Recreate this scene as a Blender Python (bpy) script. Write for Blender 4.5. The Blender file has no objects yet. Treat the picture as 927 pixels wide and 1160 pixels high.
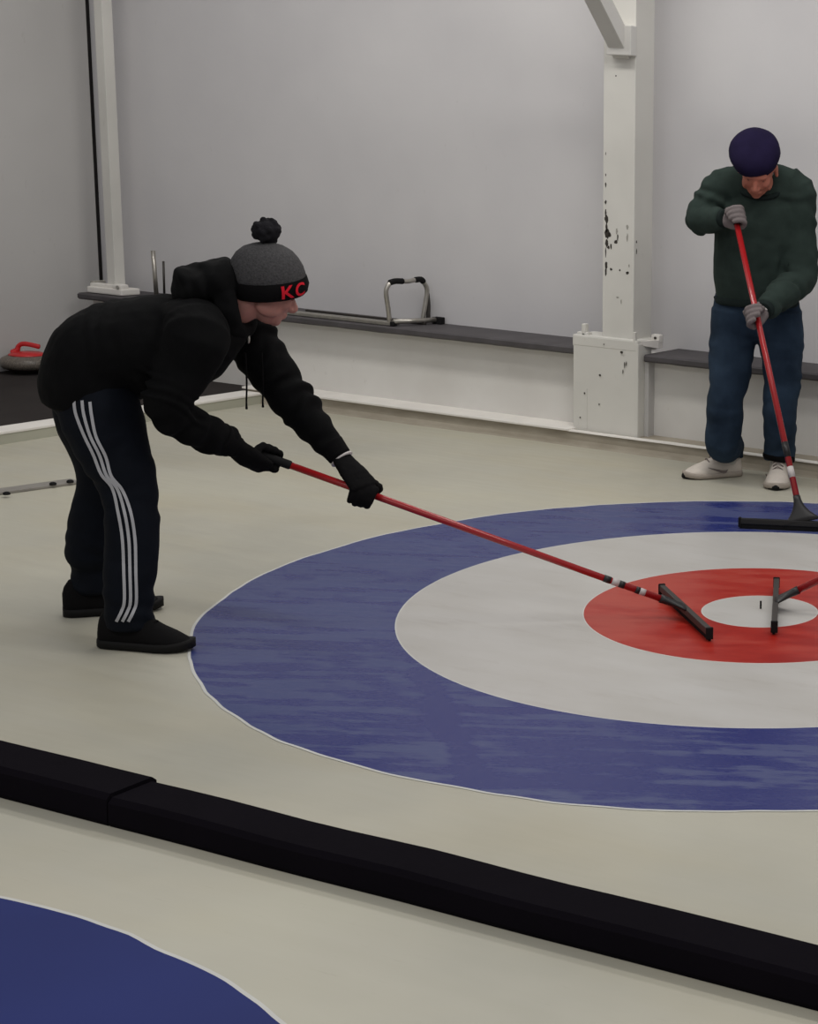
import bpy, bmesh, math, random
from mathutils import Vector as V, Matrix, noise
from mathutils.bvhtree import BVHTree
random.seed(4)
S = bpy.context.scene
COL = S.collection
S.view_settings.view_transform = 'Standard'
S.view_settings.look = 'None'

# ---------------------------------------------------------------- camera
CC = V((2.9423323640452725, -5.15486759236262, 1.6886152903048057))
CR = V((0.92505056, 0.37647311, 0.05049214)); CU = V((-0.11859114, 0.1599632, 0.97997343)); CW = V((-0.36085676, 0.91251289, -0.19262042))
FP, CX, CY = 1944.7056, 463.5 + 674.388596, 580 - 41.073328
cam_d = bpy.data.cameras.new('camera'); cam = bpy.data.objects.new('camera', cam_d); COL.objects.link(cam)
cam_d.sensor_fit = 'HORIZONTAL'; cam_d.sensor_width = 36; cam_d.lens = 36 * FP / 927
cam_d.shift_x = (463.5 - CX) / 927; cam_d.shift_y = -(580 - CY) / 927
m = Matrix.Identity(4)
for i in range(3):
    m[i][0] = CR[i]; m[i][1] = CU[i]; m[i][2] = -CW[i]; m[i][3] = CC[i]
cam.matrix_world = m; cam_d.clip_end = 100
S.camera = cam

def ray(x, y): return CW + CR * ((x - CX) / FP) + CU * ((CY - y) / FP)
def onplane(x, y, n, p0):
    d = ray(x, y); t = (p0 - CC).dot(n) / d.dot(n); return CC + d * t
def ground(x, y, z=0.0): return onplane(x, y, V((0, 0, 1)), V((0, 0, z)))
def ony(x, y, Y): return onplane(x, y, V((0, 1, 0)), V((0, Y, 0)))

# ---------------------------------------------------------------- materials
def srgb(r, g, b):
    f = lambda c: (c / 255 / 12.92) if c / 255 <= .04045 else ((c / 255 + .055) / 1.055) ** 2.4
    return (f(r), f(g), f(b), 1)
class MT:
    def __init__(s, name, rough=.8, spec=.3, metal=0):
        s.m = bpy.data.materials.new(name); s.m.use_nodes = True
        s.t = s.m.node_tree; s.n = s.t.nodes; s.b = s.n['Principled BSDF']
        s.b.inputs['Roughness'].default_value = rough; s.b.inputs['Specular IOR Level'].default_value = spec
        s.b.inputs['Metallic'].default_value = metal
    def link(s, a, b): s.t.links.new(a, b)
    def coord(s, scale=(1, 1, 1), obj=False, rot=0):
        tc = s.n.new('ShaderNodeTexCoord'); mp = s.n.new('ShaderNodeMapping'); mp.inputs['Scale'].default_value = scale
        if rot:
            pre = s.n.new('ShaderNodeMapping'); pre.inputs['Rotation'].default_value = (0, 0, -rot)
            g = s.n.new('ShaderNodeNewGeometry'); s.link(g.outputs['Position'], pre.inputs['Vector']); s.link(pre.outputs[0], mp.inputs['Vector']); return mp.outputs['Vector']
        if obj: s.link(tc.outputs['Object'], mp.inputs['Vector'])
        else:
            g = s.n.new('ShaderNodeNewGeometry'); s.link(g.outputs['Position'], mp.inputs['Vector'])
        return mp.outputs['Vector']
    def noise(s, scale, vec, detail=4, rough=.55):
        n = s.n.new('ShaderNodeTexNoise'); n.inputs['Scale'].default_value = scale; n.inputs['Detail'].default_value = detail
        n.inputs['Roughness'].default_value = rough; s.link(vec, n.inputs['Vector']); return n.outputs['Fac']
    def ramp(s, fac, stops):
        r = s.n.new('ShaderNodeValToRGB'); e = r.color_ramp.elements
        while len(e) < len(stops): e.new(.5)
        for el, (p, c) in zip(e, stops): el.position = p; el.color = c
        s.link(fac, r.inputs['Fac']); return r.outputs['Color']
    def mix(s, fac, a, b, mode='MIX'):
        x = s.n.new('ShaderNodeMix'); x.data_type = 'RGBA'; x.blend_type = mode
        for k, v in ((0, fac), (6, a), (7, b)):
            if isinstance(v, (int, float, tuple)): x.inputs[k].default_value = v
            else: s.link(v, x.inputs[k])
        return x.outputs[2]
    def base(s, c):
        if isinstance(c, tuple): s.b.inputs['Base Color'].default_value = c
        else: s.link(c, s.b.inputs['Base Color'])
    def bump(s, h, strength=.2, dist=.01):
        b = s.n.new('ShaderNodeBump'); b.inputs['Strength'].default_value = strength; b.inputs['Distance'].default_value = dist
        s.link(h, b.inputs['Height']); s.link(b.outputs['Normal'], s.b.inputs['Normal'])
def scl(c, k): return (c[0] * k, c[1] * k, c[2] * k, 1)
def simple(name, c, rough=.8, spec=.3, metal=0, var=.12, nscale=8, bump=0, bscale=60):
    t = MT(name, rough, spec, metal); v = t.coord()
    t.base(t.ramp(t.noise(nscale, v), [(.3, scl(c, 1 - var)), (.7, scl(c, 1 + var))]))
    if bump: t.bump(t.noise(bscale, v, 3), bump, .004)
    return t.m
def fabric(name, c, rough=.95, var=.2, bscale=220, bump=.35, sheen=0.0):
    t = MT(name, rough, .12); v = t.coord()
    a = t.ramp(t.noise(14, v, 5), [(.3, scl(c, 1 - var)), (.7, scl(c, 1 + var))])
    t.base(a); t.bump(t.noise(bscale, v, 2), bump, .002)
    t.b.inputs['Sheen Weight'].default_value = sheen
    return t.m
M = {}
# white painted wall: faint mottling, slight warm and cool patches
def wallmat(name, c1, c2, scale=1.1):
    t = MT(name, .75, .15); v = t.coord()
    a = t.ramp(t.noise(scale, v, 3), [(.3, c1), (.7, c2)])
    sc = t.ramp(t.noise(24, t.coord((1, 1, .35)), 6, .7), [(.27, (.80, .79, .76, 1)), (.36, (1, 1, 1, 1))])
    t.base(t.mix(.5, a, sc, 'MULTIPLY')); t.bump(t.noise(30, v, 5), .06, .01); return t.m
M['wall'] = wallmat('white_wall_paint', srgb(204, 202, 204), srgb(214, 212, 213))
M['endwall'] = wallmat('end_wall_paint', srgb(192, 190, 188), srgb(200, 198, 196))
M['kneewall'] = wallmat('white_lower_wall_paint', srgb(214, 211, 206), srgb(226, 224, 220), 2.2)
M['post'] = wallmat('painted_post', srgb(208, 206, 200), srgb(220, 218, 212), 2)
M['brace'] = wallmat('painted_brace', srgb(205, 203, 198), srgb(214, 212, 208), 2)
# curb: beige with rubbed dirt
t = MT('curb_paint', .8, .15); v = t.coord()
t.base(t.ramp(t.noise(5, t.coord((1, 1, 4)), 5), [(.3, srgb(146, 138, 124)), (.7, srgb(168, 160, 146))])); M['curb'] = t.m
M['curb_left'] = simple('pale_curb_face', srgb(176, 175, 160), .8, .15, var=.05, nscale=3)
M['ledge'] = simple('white_ledge_board', srgb(232, 228, 222), .7, .2, var=.05, nscale=6)
# ice: cream, faint long scrape lines along the sheet, yellow and grey patches, soft sheen
t = MT('cream_ice', .42, .28); v = t.coord()
a = t.ramp(t.noise(.75, v, 4), [(.3, srgb(170, 168, 156)), (.5, srgb(182, 179, 165)), (.72, srgb(190, 187, 170))])
w = t.ramp(t.noise(1.6, t.coord((.5, 1.2, 1)), 3), [(.45, (1, 1, 1, 1)), (.75, (1.0, .965, .89, 1))])
ln = t.ramp(t.noise(9, t.coord((.35, 7, 1)), 6, .65), [(.3, (.93, .93, .93, 1)), (.6, (1, 1, 1, 1))])
ln2 = t.ramp(t.noise(16, t.coord((.5, 6, 1)), 4, .7), [(.24, (.86, .85, .82, 1)), (.36, (1, 1, 1, 1))])
sp = t.n.new('ShaderNodeSeparateXYZ'); t.link(t.coord(), sp.inputs[0])
mr = t.n.new('ShaderNodeMapRange'); mr.inputs['From Min'].default_value = -2.2; mr.inputs['From Max'].default_value = -2.45; mr.inputs['To Min'].default_value = .15; mr.inputs['To Max'].default_value = 1; t.link(sp.outputs['Y'], mr.inputs['Value'])
t.base(t.mix(mr.outputs[0], t.mix(mr.outputs[0], t.mix(1.0, a, w, 'MULTIPLY'), t.mix(1.0, t.mix(1.0, a, w, 'MULTIPLY'), ln, 'MULTIPLY')), t.mix(1.0, t.mix(1.0, a, w, 'MULTIPLY'), ln2, 'MULTIPLY')))
r = t.ramp(t.noise(6, t.coord((.4, 3, 1)), 4), [(.3, (.34, .34, .34, 1)), (.7, (.55, .55, .55, 1))]); t.link(r, t.b.inputs['Roughness'])
M['ice'] = t.m
# blue ring: frosted film wiped by wet streaks, strongest towards its left end
SW = (ground(468, 745), ground(540, 885))
def bluemat(name, frost, wet, amount):
    t = MT(name, .3, .3)
    s1 = t.noise(2.3, t.coord((.8, 6.0, 1), rot=.42), 6, .64); s2 = t.noise(7, t.coord((1, 1.6, 1)), 5, .6)
    mm = t.n.new('ShaderNodeMath'); mm.operation = 'MULTIPLY_ADD'; t.link(s2, mm.inputs[0]); mm.inputs[1].default_value = .35; t.link(s1, mm.inputs[2])
    gx = t.n.new('ShaderNodeSeparateXYZ'); t.link(t.coord(), gx.inputs[0])
    gr = t.n.new('ShaderNodeMapRange'); gr.inputs['From Min'].default_value = -1.8; gr.inputs['From Max'].default_value = .3
    gr.inputs['To Min'].default_value = amount; gr.inputs['To Max'].default_value = -.05; t.link(gx.outputs['X'], gr.inputs['Value'])
    ad = t.n.new('ShaderNodeMath'); ad.operation = 'ADD'; t.link(mm.outputs[0], ad.inputs[0]); t.link(gr.outputs[0], ad.inputs[1])
    # a clean swath wiped by a squeegee
    pa, pb = V((SW[0][0], SW[0][1], 0)), V((SW[1][0], SW[1][1], 0)); dd = (pb - pa).normalized(); nn = V((-dd.y, dd.x, 0))
    dt = t.n.new('ShaderNodeVectorMath'); dt.operation = 'DOT_PRODUCT'; t.link(t.coord(), dt.inputs[0]); dt.inputs[1].default_value = nn
    sb = t.n.new('ShaderNodeMath'); sb.operation = 'SUBTRACT'; t.link(dt.outputs['Value'], sb.inputs[0]); sb.inputs[1].default_value = nn.dot(pa)
    ab = t.n.new('ShaderNodeMath'); ab.operation = 'ABSOLUTE'; t.link(sb.outputs[0], ab.inputs[0])
    wv = t.n.new('ShaderNodeMath'); wv.operation = 'MULTIPLY_ADD'; t.link(t.noise(5, t.coord(), 4), wv.inputs[0]); wv.inputs[1].default_value = .10; t.link(ab.outputs[0], wv.inputs[2])
    rg = t.n.new('ShaderNodeMapRange'); rg.inputs['From Min'].default_value = .075; rg.inputs['From Max'].default_value = .10; rg.inputs['To Min'].default_value = -.13; rg.inputs['To Max'].default_value = 0
    t.link(wv.outputs[0], rg.inputs['Value'])
    along = t.n.new('ShaderNodeVectorMath'); along.operation = 'DOT_PRODUCT'; t.link(t.coord(), along.inputs[0]); along.inputs[1].default_value = dd
    rl = t.n.new('ShaderNodeMapRange'); rl.inputs['From Min'].default_value = dd.dot(pa) - .05; rl.inputs['From Max'].default_value = dd.dot(pa) + .05; t.link(along.outputs['Value'], rl.inputs['Value'])
    rm = t.n.new('ShaderNodeMapRange'); rm.inputs['From Min'].default_value = dd.dot(pb) + .04; rm.inputs['From Max'].default_value = dd.dot(pb) - .04; t.link(along.outputs['Value'], rm.inputs['Value'])
    for q_ in (rl, rm):
        mu = t.n.new('ShaderNodeMath'); mu.operation = 'MULTIPLY'; t.link(rg.outputs[0] if q_ is rl else mu_.outputs[0], mu.inputs[0]); t.link(q_.outputs[0], mu.inputs[1]); mu_ = mu
    a2 = t.n.new('ShaderNodeMath'); a2.operation = 'ADD'; t.link(ad.outputs[0], a2.inputs[0]); t.link(mu_.outputs[0], a2.inputs[1]); ad = a2
    t.base(t.ramp(ad.outputs[0], [(.635, wet), (.665, tuple(a * .5 + b * .5 for a, b in zip(wet, frost))), (.70, frost)]))
    t.link(t.ramp(ad.outputs[0], [(.6, (.26, .26, .26, 1)), (.78, (.5, .5, .5, 1))]), t.b.inputs['Roughness'])
    return t.m
M['blue'] = bluemat('blue_ring_ice', srgb(68, 76, 120), srgb(42, 50, 112), .035)
t = MT('near_blue_ice', .6, .08); M['blue2'] = t.m
t.base(t.ramp(t.noise(1.3, t.coord(), 3), [(.3, srgb(42, 50, 100)), (.7, srgb(46, 55, 110))]))
t = MT('white_ring_ice', .33, .3)
a = t.ramp(t.noise(2.2, t.coord((.8, 2, 1)), 5), [(.3, srgb(180, 177, 172)), (.7, srgb(192, 190, 187))])
w = t.ramp(t.noise(5, t.coord((.6, 2.4, 1)), 5, .7), [(.32, (.93, .92, .91, 1)), (.46, (1, 1, 1, 1))])
t.base(t.mix(1.0, a, w, 'MULTIPLY')); M['white'] = t.m
t = MT('red_ring_ice', .32, .3); sp = t.n.new('ShaderNodeSeparateXYZ'); t.link(t.coord(), sp.inputs[0])
mr = t.n.new('ShaderNodeMapRange'); mr.inputs['From Min'].default_value = -.6; mr.inputs['From Max'].default_value = .3; mr.inputs['To Min'].default_value = .12; mr.inputs['To Max'].default_value = -.08; t.link(sp.outputs['X'], mr.inputs['Value'])
ad = t.n.new('ShaderNodeMath'); ad.operation = 'ADD'; t.link(t.noise(3.4, t.coord((.8, 2.6, 1), rot=.42), 5, .62), ad.inputs[0]); t.link(mr.outputs[0], ad.inputs[1])
t.base(t.ramp(ad.outputs[0], [(.36, srgb(150, 28, 20)), (.48, srgb(164, 42, 32)), (.60, srgb(172, 62, 50))])); M['red_ring'] = t.m
M['vinyl'] = simple('white_outline', srgb(200, 200, 196), .6, .2, var=.04)
M['foam'] = simple('black_foam_cover', srgb(15, 12, 18), .95, .06, var=.1, nscale=5, bump=.1, bscale=120)
M['carpet'] = simple('dark_walkway_carpet', srgb(54, 50, 49), .95, .1, var=.12, nscale=3, bump=.3, bscale=250)
M['shelf_top'] = simple('dark_grey_ledge', srgb(80, 77, 79), .6, .25, var=.12, nscale=9, bump=.15, bscale=60)
M['chip'] = simple('bare_dark_metal', srgb(62, 58, 54), .8, .2, var=.3, nscale=60)
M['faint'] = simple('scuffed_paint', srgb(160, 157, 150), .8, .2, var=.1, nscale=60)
M['hole'] = simple('dark_screw_hole', srgb(70, 66, 62), .9, .1)
M['gap'] = simple('dark_gap', srgb(38, 36, 36), .9, .1)
M['granite'] = None
t = MT('grey_granite', .35, .4); v = t.coord()
t.base(t.ramp(t.noise(140, v, 4, .8), [(.35, srgb(70, 66, 60)), (.5, srgb(104, 96, 88)), (.68, srgb(140, 130, 120))])); M['granite'] = t.m
M['granite_dark'] = simple('dark_granite_underside', srgb(44, 36, 32), .5, .3)
M['red_plastic'] = simple('red_plastic', srgb(196, 44, 46), .35, .5, var=.08)
M['red_pole'] = simple('red_enamel_pole', srgb(158, 28, 32), .22, .6, var=.06, nscale=20)
M['black_plastic'] = simple('black_plastic', srgb(28, 27, 28), .45, .4)
M['dark_metal'] = simple('dark_grey_metal', srgb(58, 54, 51), .5, .5, .2)
M['rubber'] = simple('black_rubber', srgb(22, 21, 22), .8, .2)
M['label'] = simple('white_sticker', srgb(186, 180, 178), .5, .3)
M['steel'] = simple('brushed_steel', srgb(172, 168, 160), .32, .5, .75, var=.15, nscale=25)
M['plate'] = simple('grey_metal_plate', srgb(150, 146, 140), .5, .4, .4)
M['skin'] = None
def skinmat(name, c):
    t = MT(name, .55, .3); v = t.coord()
    t.base(t.ramp(t.noise(22, v, 4), [(.3, scl(c, .9)), (.7, (c[0] * 1.1, c[1] * .98, c[2] * .97, 1))]))
    t.b.inputs['Subsurface Weight'].default_value = .08; t.b.inputs['Subsurface Radius'].default_value = (.02, .008, .005); return t.m
M['skin'] = skinmat('pale_skin', srgb(170, 124, 114)); M['skin2'] = skinmat('ruddy_skin', srgb(170, 108, 90))
M['lip'] = simple('lip', srgb(160, 96, 92), .5, .3)
M['lid'] = simple('eyelid_skin', srgb(132, 84, 72), .6, .2); M['grey_hair'] = simple('grey_hair', srgb(140, 130, 122), .9, .2, bump=.5, bscale=300)
M['black_fleece'] = fabric('black_fleece', srgb(12, 12, 13))
M['hood'] = fabric('black_fleece_hood', srgb(13, 13, 14))
M['navy_track'] = fabric('dark_navy_tracksuit', srgb(13, 17, 25), .8, .15)
M['stripe'] = fabric('light_grey_stripe', srgb(176, 176, 180), .8, .06)
M['black_glove'] = fabric('black_knit_glove', srgb(15, 14, 15), .95, .2, 300)
M['black_shoe'] = fabric('black_shoe_fabric', srgb(13, 12, 13), .8)
M['black_sole'] = simple('black_shoe_sole', srgb(18, 17, 17), .7, .2)
M['grey_knit'] = None
t = MT('grey_knit', .95, .1); v = t.coord()
t.base(t.ramp(t.noise(160, v, 3, .7), [(.3, srgb(58, 57, 58)), (.7, srgb(84, 83, 84))]))
t.bump(t.noise(200, v, 2), .6, .003); M['grey_knit'] = t.m
M['black_knit'] = fabric('black_rib_knit', srgb(14, 13, 14), .95, .2, 260, .6)
M['pom'] = fabric('black_yarn', srgb(30, 29, 32), .95, .4, 260, .9)
M['red_thread'] = simple('red_thread', srgb(214, 30, 48), .8, .2)
M['green_sweat'] = fabric('dark_green_sweatshirt', srgb(46, 57, 53), .95, .14, 260, .3)
M['green_rib'] = fabric('dark_green_ribbing', srgb(30, 38, 37), .95, .14)
t = MT('blue_denim', .9, .12); v = t.coord()
t.base(t.ramp(t.noise(5, v, 4), [(.32, srgb(28, 40, 54)), (.68, srgb(46, 61, 78))])); t.bump(t.noise(300, v, 2), .4, .002); M['denim'] = t.m
M['navy_cap'] = fabric('navy_felt_cap', srgb(28, 22, 50), .9, .15)
M['grey_glove'] = fabric('grey_knit_glove', srgb(116, 108, 108), .95, .15, 260, .5)
M['white_shoe'] = simple('white_leather_shoe', srgb(206, 197, 187), .6, .3, var=.06, nscale=30)
M['grey_shoe'] = simple('grey_shoe_trim', srgb(120, 110, 106), .7, .3)
M['shoe_sole'] = simple('off_white_sole', srgb(168, 158, 148), .7, .2)
M['sock'] = fabric('white_sock', srgb(190, 188, 182), .95, .06)

# ---------------------------------------------------------------- object helpers
def tag(o, label=None, cat=None, group=None, kind=None):
    if label: o['label'] = label
    if cat: o['category'] = cat
    if group: o['group'] = group
    if kind: o['kind'] = kind
    return o
def obj(name, bm, mat, parent=None, smooth=False, loc=None):
    if isinstance(bm, bmesh.types.BMesh):
        bmesh.ops.recalc_face_normals(bm, faces=bm.faces)
        me = bpy.data.meshes.new(name); bm.to_mesh(me); bm.free()
    else: me = bm
    me.name = name
    o = bpy.data.objects.new(name, me); COL.objects.link(o)
    if mat is not None:
        me.materials.clear(); me.materials.append(mat)
    if smooth:
        for p in me.polygons: p.use_smooth = True
    if parent is not None:
        o.parent = parent; o.matrix_parent_inverse = parent.matrix_basis.inverted()
    return o
def empty(name, loc, label, cat, group=None, kind=None):
    o = bpy.data.objects.new(name, None); COL.objects.link(o); o.location = loc; o.empty_display_size = .1
    return tag(o, label, cat, group, kind)
def NB(): return bmesh.new()
def add_box(bm, lo, hi, bev=0, mat=None):
    c = [(a + b) / 2 for a, b in zip(lo, hi)]; s = [abs(b - a) for a, b in zip(lo, hi)]
    mm = Matrix.Translation(c) @ Matrix.Diagonal((*s, 1))
    if mat: mm = mat @ mm
    r = bmesh.ops.create_cube(bm, size=1, matrix=mm)
    if bev:
        es = {e for v in r['verts'] for e in v.link_edges}
        bmesh.ops.bevel(bm, geom=list(es), offset=bev, segments=2, affect='EDGES', profile=.6)
    return r
def basis(x, y, z, o=V((0, 0, 0))):
    mm = Matrix.Identity(4)
    for i in range(3): mm[i][0] = x[i]; mm[i][1] = y[i]; mm[i][2] = z[i]; mm[i][3] = o[i]
    return mm
def add_ell(bm, c, rx, ry, rz, X=V((1, 0, 0)), Y=V((0, 1, 0)), Z=V((0, 0, 1)), seg=20):
    return bmesh.ops.create_uvsphere(bm, u_segments=seg, v_segments=seg * 2 // 3, radius=1,
        matrix=basis(X, Y, Z, c) @ Matrix.Diagonal((rx, ry, rz, 1)))
def cr(p0, p1, p2, p3, t):
    return .5 * ((2 * p1) + (p2 - p0) * t + (2 * p0 - 5 * p1 + 4 * p2 - p3) * t * t + (3 * p1 - p0 - 3 * p2 + p3) * t ** 3)
def spline(pts, sub):
    out = []; n = len(pts)
    for i in range(n - 1):
        a, b, c, d = pts[max(i - 1, 0)], pts[i], pts[i + 1], pts[min(i + 2, n - 1)]
        for k in range(sub): out.append(tuple(cr(a[j], b[j], c[j], d[j], k / sub) for j in range(len(a))))
    out.append(tuple(pts[-1])); return out
def add_tube(bm, pts, ref=V((0, 0, 1)), seg=18, sub=4, cap=.6):
    """pts: (pos, a, b) with a along the side nearest ref and b across it"""
    pts = [(p[0].copy(), p[1], p[2] if len(p) > 2 else p[1]) for p in pts]
    P = spline(pts, sub) if sub > 1 else pts
    n = len(P); rings = []
    def ring(c, s, o, a, b): return [bm.verts.new(c + s * (a * math.cos(q * 2 * math.pi / seg)) + o * (b * math.sin(q * 2 * math.pi / seg))) for q in range(seg)]
    fr = []
    for i in range(n):
        t = (P[min(i + 1, n - 1)][0] - P[max(i - 1, 0)][0]).normalized()
        s = ref - t * t.dot(ref)
        if s.length < 1e-3: s = t.orthogonal()
        s.normalize(); fr.append((t, s, t.cross(s)))
    c, a, b = P[0]; t, s, o = fr[0]; e = min(a, b) * cap
    bot = bm.verts.new(c - t * e)
    if cap > 0:
        for k in (1, 2, 3): q = k / 4 * math.pi / 2; rings.append(ring(c - t * e * math.cos(q), s, o, a * math.sin(q), b * math.sin(q)))
    for (c, a, b), (t, s, o) in zip(P, fr): rings.append(ring(c, s, o, a, b))
    c, a, b = P[-1]; t, s, o = fr[-1]; e = min(a, b) * cap
    if cap > 0:
        for k in (3, 2, 1): q = k / 4 * math.pi / 2; rings.append(ring(c + t * e * math.cos(q), s, o, a * math.sin(q), b * math.sin(q)))
    top = bm.verts.new(c + t * e)
    for i in range(seg):
        j = (i + 1) % seg
        bm.faces.new((bot, rings[0][j], rings[0][i])); bm.faces.new((top, rings[-1][i], rings[-1][j]))
        for r0, r1 in zip(rings, rings[1:]): bm.faces.new((r0[i], r0[j], r1[j], r1[i]))
def add_cyl(bm, a, b, r, seg=16, r2=None): add_tube(bm, [(a, r), (b, r if r2 is None else r2)], seg=seg, sub=1, cap=0, ref=(V((0, 0, 1)) if abs((b - a).normalized().z) < .9 else V((1, 0, 0))))
def remesh(bm, voxel, smooth=4, name='tmp'):
    bmesh.ops.recalc_face_normals(bm, faces=bm.faces)
    me = bpy.data.meshes.new(name); bm.to_mesh(me); bm.free()
    o = bpy.data.objects.new(name, me); COL.objects.link(o)
    r = o.modifiers.new('r', 'REMESH'); r.mode = 'VOXEL'; r.voxel_size = voxel; r.adaptivity = 0
    if smooth: s = o.modifiers.new('s', 'SMOOTH'); s.factor = .5; s.iterations = smooth
    dg = bpy.context.evaluated_depsgraph_get(); dg.update()
    out = bpy.data.meshes.new_from_object(o.evaluated_get(dg))
    bpy.data.objects.remove(o); return out
def displace(me, amp=.003, freq=12, folds=(), stretch=(1, 1, 1)):
    ns = [v.normal.copy() for v in me.vertices]
    for v, n in zip(me.vertices, ns):
        p = v.co; d = amp * noise.noise(V((p.x * freq * stretch[0], p.y * freq * stretch[1], p.z * freq * stretch[2])))
        d += amp * .5 * noise.noise(p * freq * 2.3)
        for (a, b, A, k, rad) in folds:
            ab = b - a; L2 = ab.length_squared; s = (p - a).dot(ab) / L2
            if -.15 < s < 1.15:
                q = (p - a - ab * s).length
                if q < rad:
                    w = min(1, (s + .15) / .15, (1.15 - s) / .15) * min(1, (rad - q) / (rad * .3))
                    ph = 2 * math.pi * (k * s + .55 * noise.noise(p * 11))
                    d += A * w * (.55 + .9 * noise.noise(p * 7 + V((9, 2, 1)))) * math.sin(ph)
        v.co = p + n * d
    me.update()
def grow(pts, d): return [(p[0], p[1] + d, (p[2] if len(p) > 2 else p[1]) + d) for p in pts]

# ================================================================ SETTING
ZW = .055       # walkway level
XE, YB, YK, YS, YC = -6.19, 2.625, 2.385, 2.30, 2.22
b = NB(); add_box(b, (-4.56, -9, -.05), (7, YC + .02, 0)); tag(obj('floor', b, M['ice']), 'cream coloured sheet of curling ice', kind='structure')
b = NB(); add_box(b, (XE - .1, -9, -.05), (-4.66, YK + .02, ZW)); tag(obj('floor_walkway', b, M['carpet']), 'dark carpeted walkway beyond the end of the ice', kind='structure')
b = NB(); add_box(b, (-4.655, -9, -.04), (-4.525, YC + .05, .048), .004); tag(obj('baseboard_left', b, M['curb_left']), 'pale face of the low curb at the end of the ice', kind='structure')
b = NB(); add_box(b, (-4.66, -9, .048), (-4.52, YC + .05, .062), .004); tag(obj('trim_1', b, M['ledge']), 'low white curb between the ice and the dark walkway', kind='structure')
b = NB(); add_box(b, (XE, YB, -.05), (7, YB + .1, 4.2)); tag(obj('wall_back', b, M['wall']), kind='structure')
b = NB(); add_box(b, (XE - .1, -9, -.05), (XE, YB + .1, 4.2)); tag(obj('wall_left', b, M['endwall']), kind='structure')
# lower concrete wall: left end battered
b = NB()
xs = [(-6.0, .475), (-5.93, .0)]
prof = [(-6.0, .475), (-5.9, ZW - .02), (7, ZW - .02), (7, .475)]
f = [b.verts.new((x, YK, z)) for x, z in prof]; g = [b.verts.new((x, YB + .02, z)) for x, z in prof]
b.faces.new(f); b.faces.new(g[::-1])
for i in range(4): b.faces.new((f[i], f[(i + 1) % 4], g[(i + 1) % 4], g[i]))
tag(obj('wall_lower', b, M['kneewall']), 'white lower wall below the dark grey ledge', kind='structure')
# curb along the back with slightly wavy foot
b = NB(); n = 90; rows = []
for i in range(n + 1):
    x = -4.64 + (7 + 4.64) * i / n
    wv = .02 * noise.noise(V((x * 1.3, 3, 0))) + .012 * noise.noise(V((x * 4, 1, 0)))
    rows.append([b.verts.new((x, YC - .035 + wv, -.01)), b.verts.new((x, YC - .012 + wv * .4, .008)), b.verts.new((x, YC, .03)), b.verts.new((x, YC + .002, .072)), b.verts.new((x, YK + .02, .074)), b.verts.new((x, YK + .02, -.01))])
for r0, r1 in zip(rows, rows[1:]):
    for k in range(5): b.faces.new((r0[k], r1[k], r1[k + 1], r0[k + 1]))
tag(obj('baseboard_back', b, M['curb'], smooth=False), 'beige curb along the foot of the back wall', kind='structure')
b = NB(); add_box(b, (-4.66, YC - .012, .074), (-2.43, YK + .005, .086), .003)
tag(obj('trim_2', b, M['ledge']), 'white board lying on the curb left of the post', kind='structure')
b = NB(); n = 120; rows = []
for i in range(n + 1):
    x = -2.44 + 9.4 * i / n; w = .004 * noise.noise(V((x * 9, 0, 5)))
    rows.append([b.verts.new((x, YC - .006 + w, .0725)), b.verts.new((x, YC - .004 + w, .079 + w * .5)), b.verts.new((x, YC + .03 + 2 * w, .079)), b.verts.new((x, YC + .035 + 2 * w, .0735))])
for r0, r1 in zip(rows, rows[1:]):
    for k in range(3): b.faces.new((r0[k], r1[k], r1[k + 1], r0[k + 1]))
tag(obj('trim_3', b, M['ledge']), 'thin white edge line on the curb right of the post', kind='structure')
# dark grey ledges left and right of the post, edges a little ragged
def ledge(x0, x1, name, label):
    b = NB(); n = int((x1 - x0) * 14); rows = []
    for i in range(n + 1):
        x = x0 + (x1 - x0) * i / n; w = .004 * noise.noise(V((x * 6, 2, 0)))
        rows.append([b.verts.new((x, YB - .0, .47)), b.verts.new((x, YS + .01, .466 + w)), b.verts.new((x, YS - w, .476 + w)), b.verts.new((x, YS, .497)), b.verts.new((x, YS + .012, .504)), b.verts.new((x, YB, .506))])
    for r0, r1 in zip(rows, rows[1:]):
        for k in range(6): b.faces.new((r0[k], r1[k], r1[(k + 1) % 6], r0[(k + 1) % 6]))
    b.faces.new(rows[0]); b.faces.new(rows[-1][::-1])
    tag(obj(name, b, M['shelf_top']), label, kind='structure')
ledge(-6.02, -2.45, 'trim_4', 'dark grey ledge on the lower wall left of the post')
ledge(-2.03, 7, 'trim_5', 'dark grey ledge on the lower wall right of the post')

# right post
col = empty('column', (-2.24, 2.4, .075), 'white painted steel post with chipped paint on a wide block base', 'column', kind='structure')
X0, X1 = -2.285, -2.095; YP = 2.3
b = NB(); add_box(b, (X0, YP, .55), (X1, 2.465, 4.1), .004); obj('post', b, M['post'], col)
b = NB(); add_box(b, (-2.445, 2.272, .07), (-2.045, YK + .01, .56), .006)
for x in (-2.36,): add_box(b, (x, 2.270, .09), (x + .004, 2.274, .30))
obj('base_block', b, M['post'], col)
b = NB(); add_box(b, (-2.045, 2.33, .07), (-2.02, YK + .01, .47), .004); obj('side_trim', b, M['endwall'], col)
b = NB(); add_box(b, (-2.45, 2.2705, .515), (-2.05, 2.46, .578), .010)
add_box(b, (-2.40, 2.28, .57), (-2.375, 2.31, .635), .006); add_box(b, (-2.43, 2.28, .565), (-2.36, 2.32, .592), .008)
add_box(b, (-2.075, 2.27, .55), (-2.063, 2.29, .62), .003)
obj('bracket', b, M['post'], col, False)
b = NB()
xa_ = ony(751, 388, 2.44).x
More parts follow.
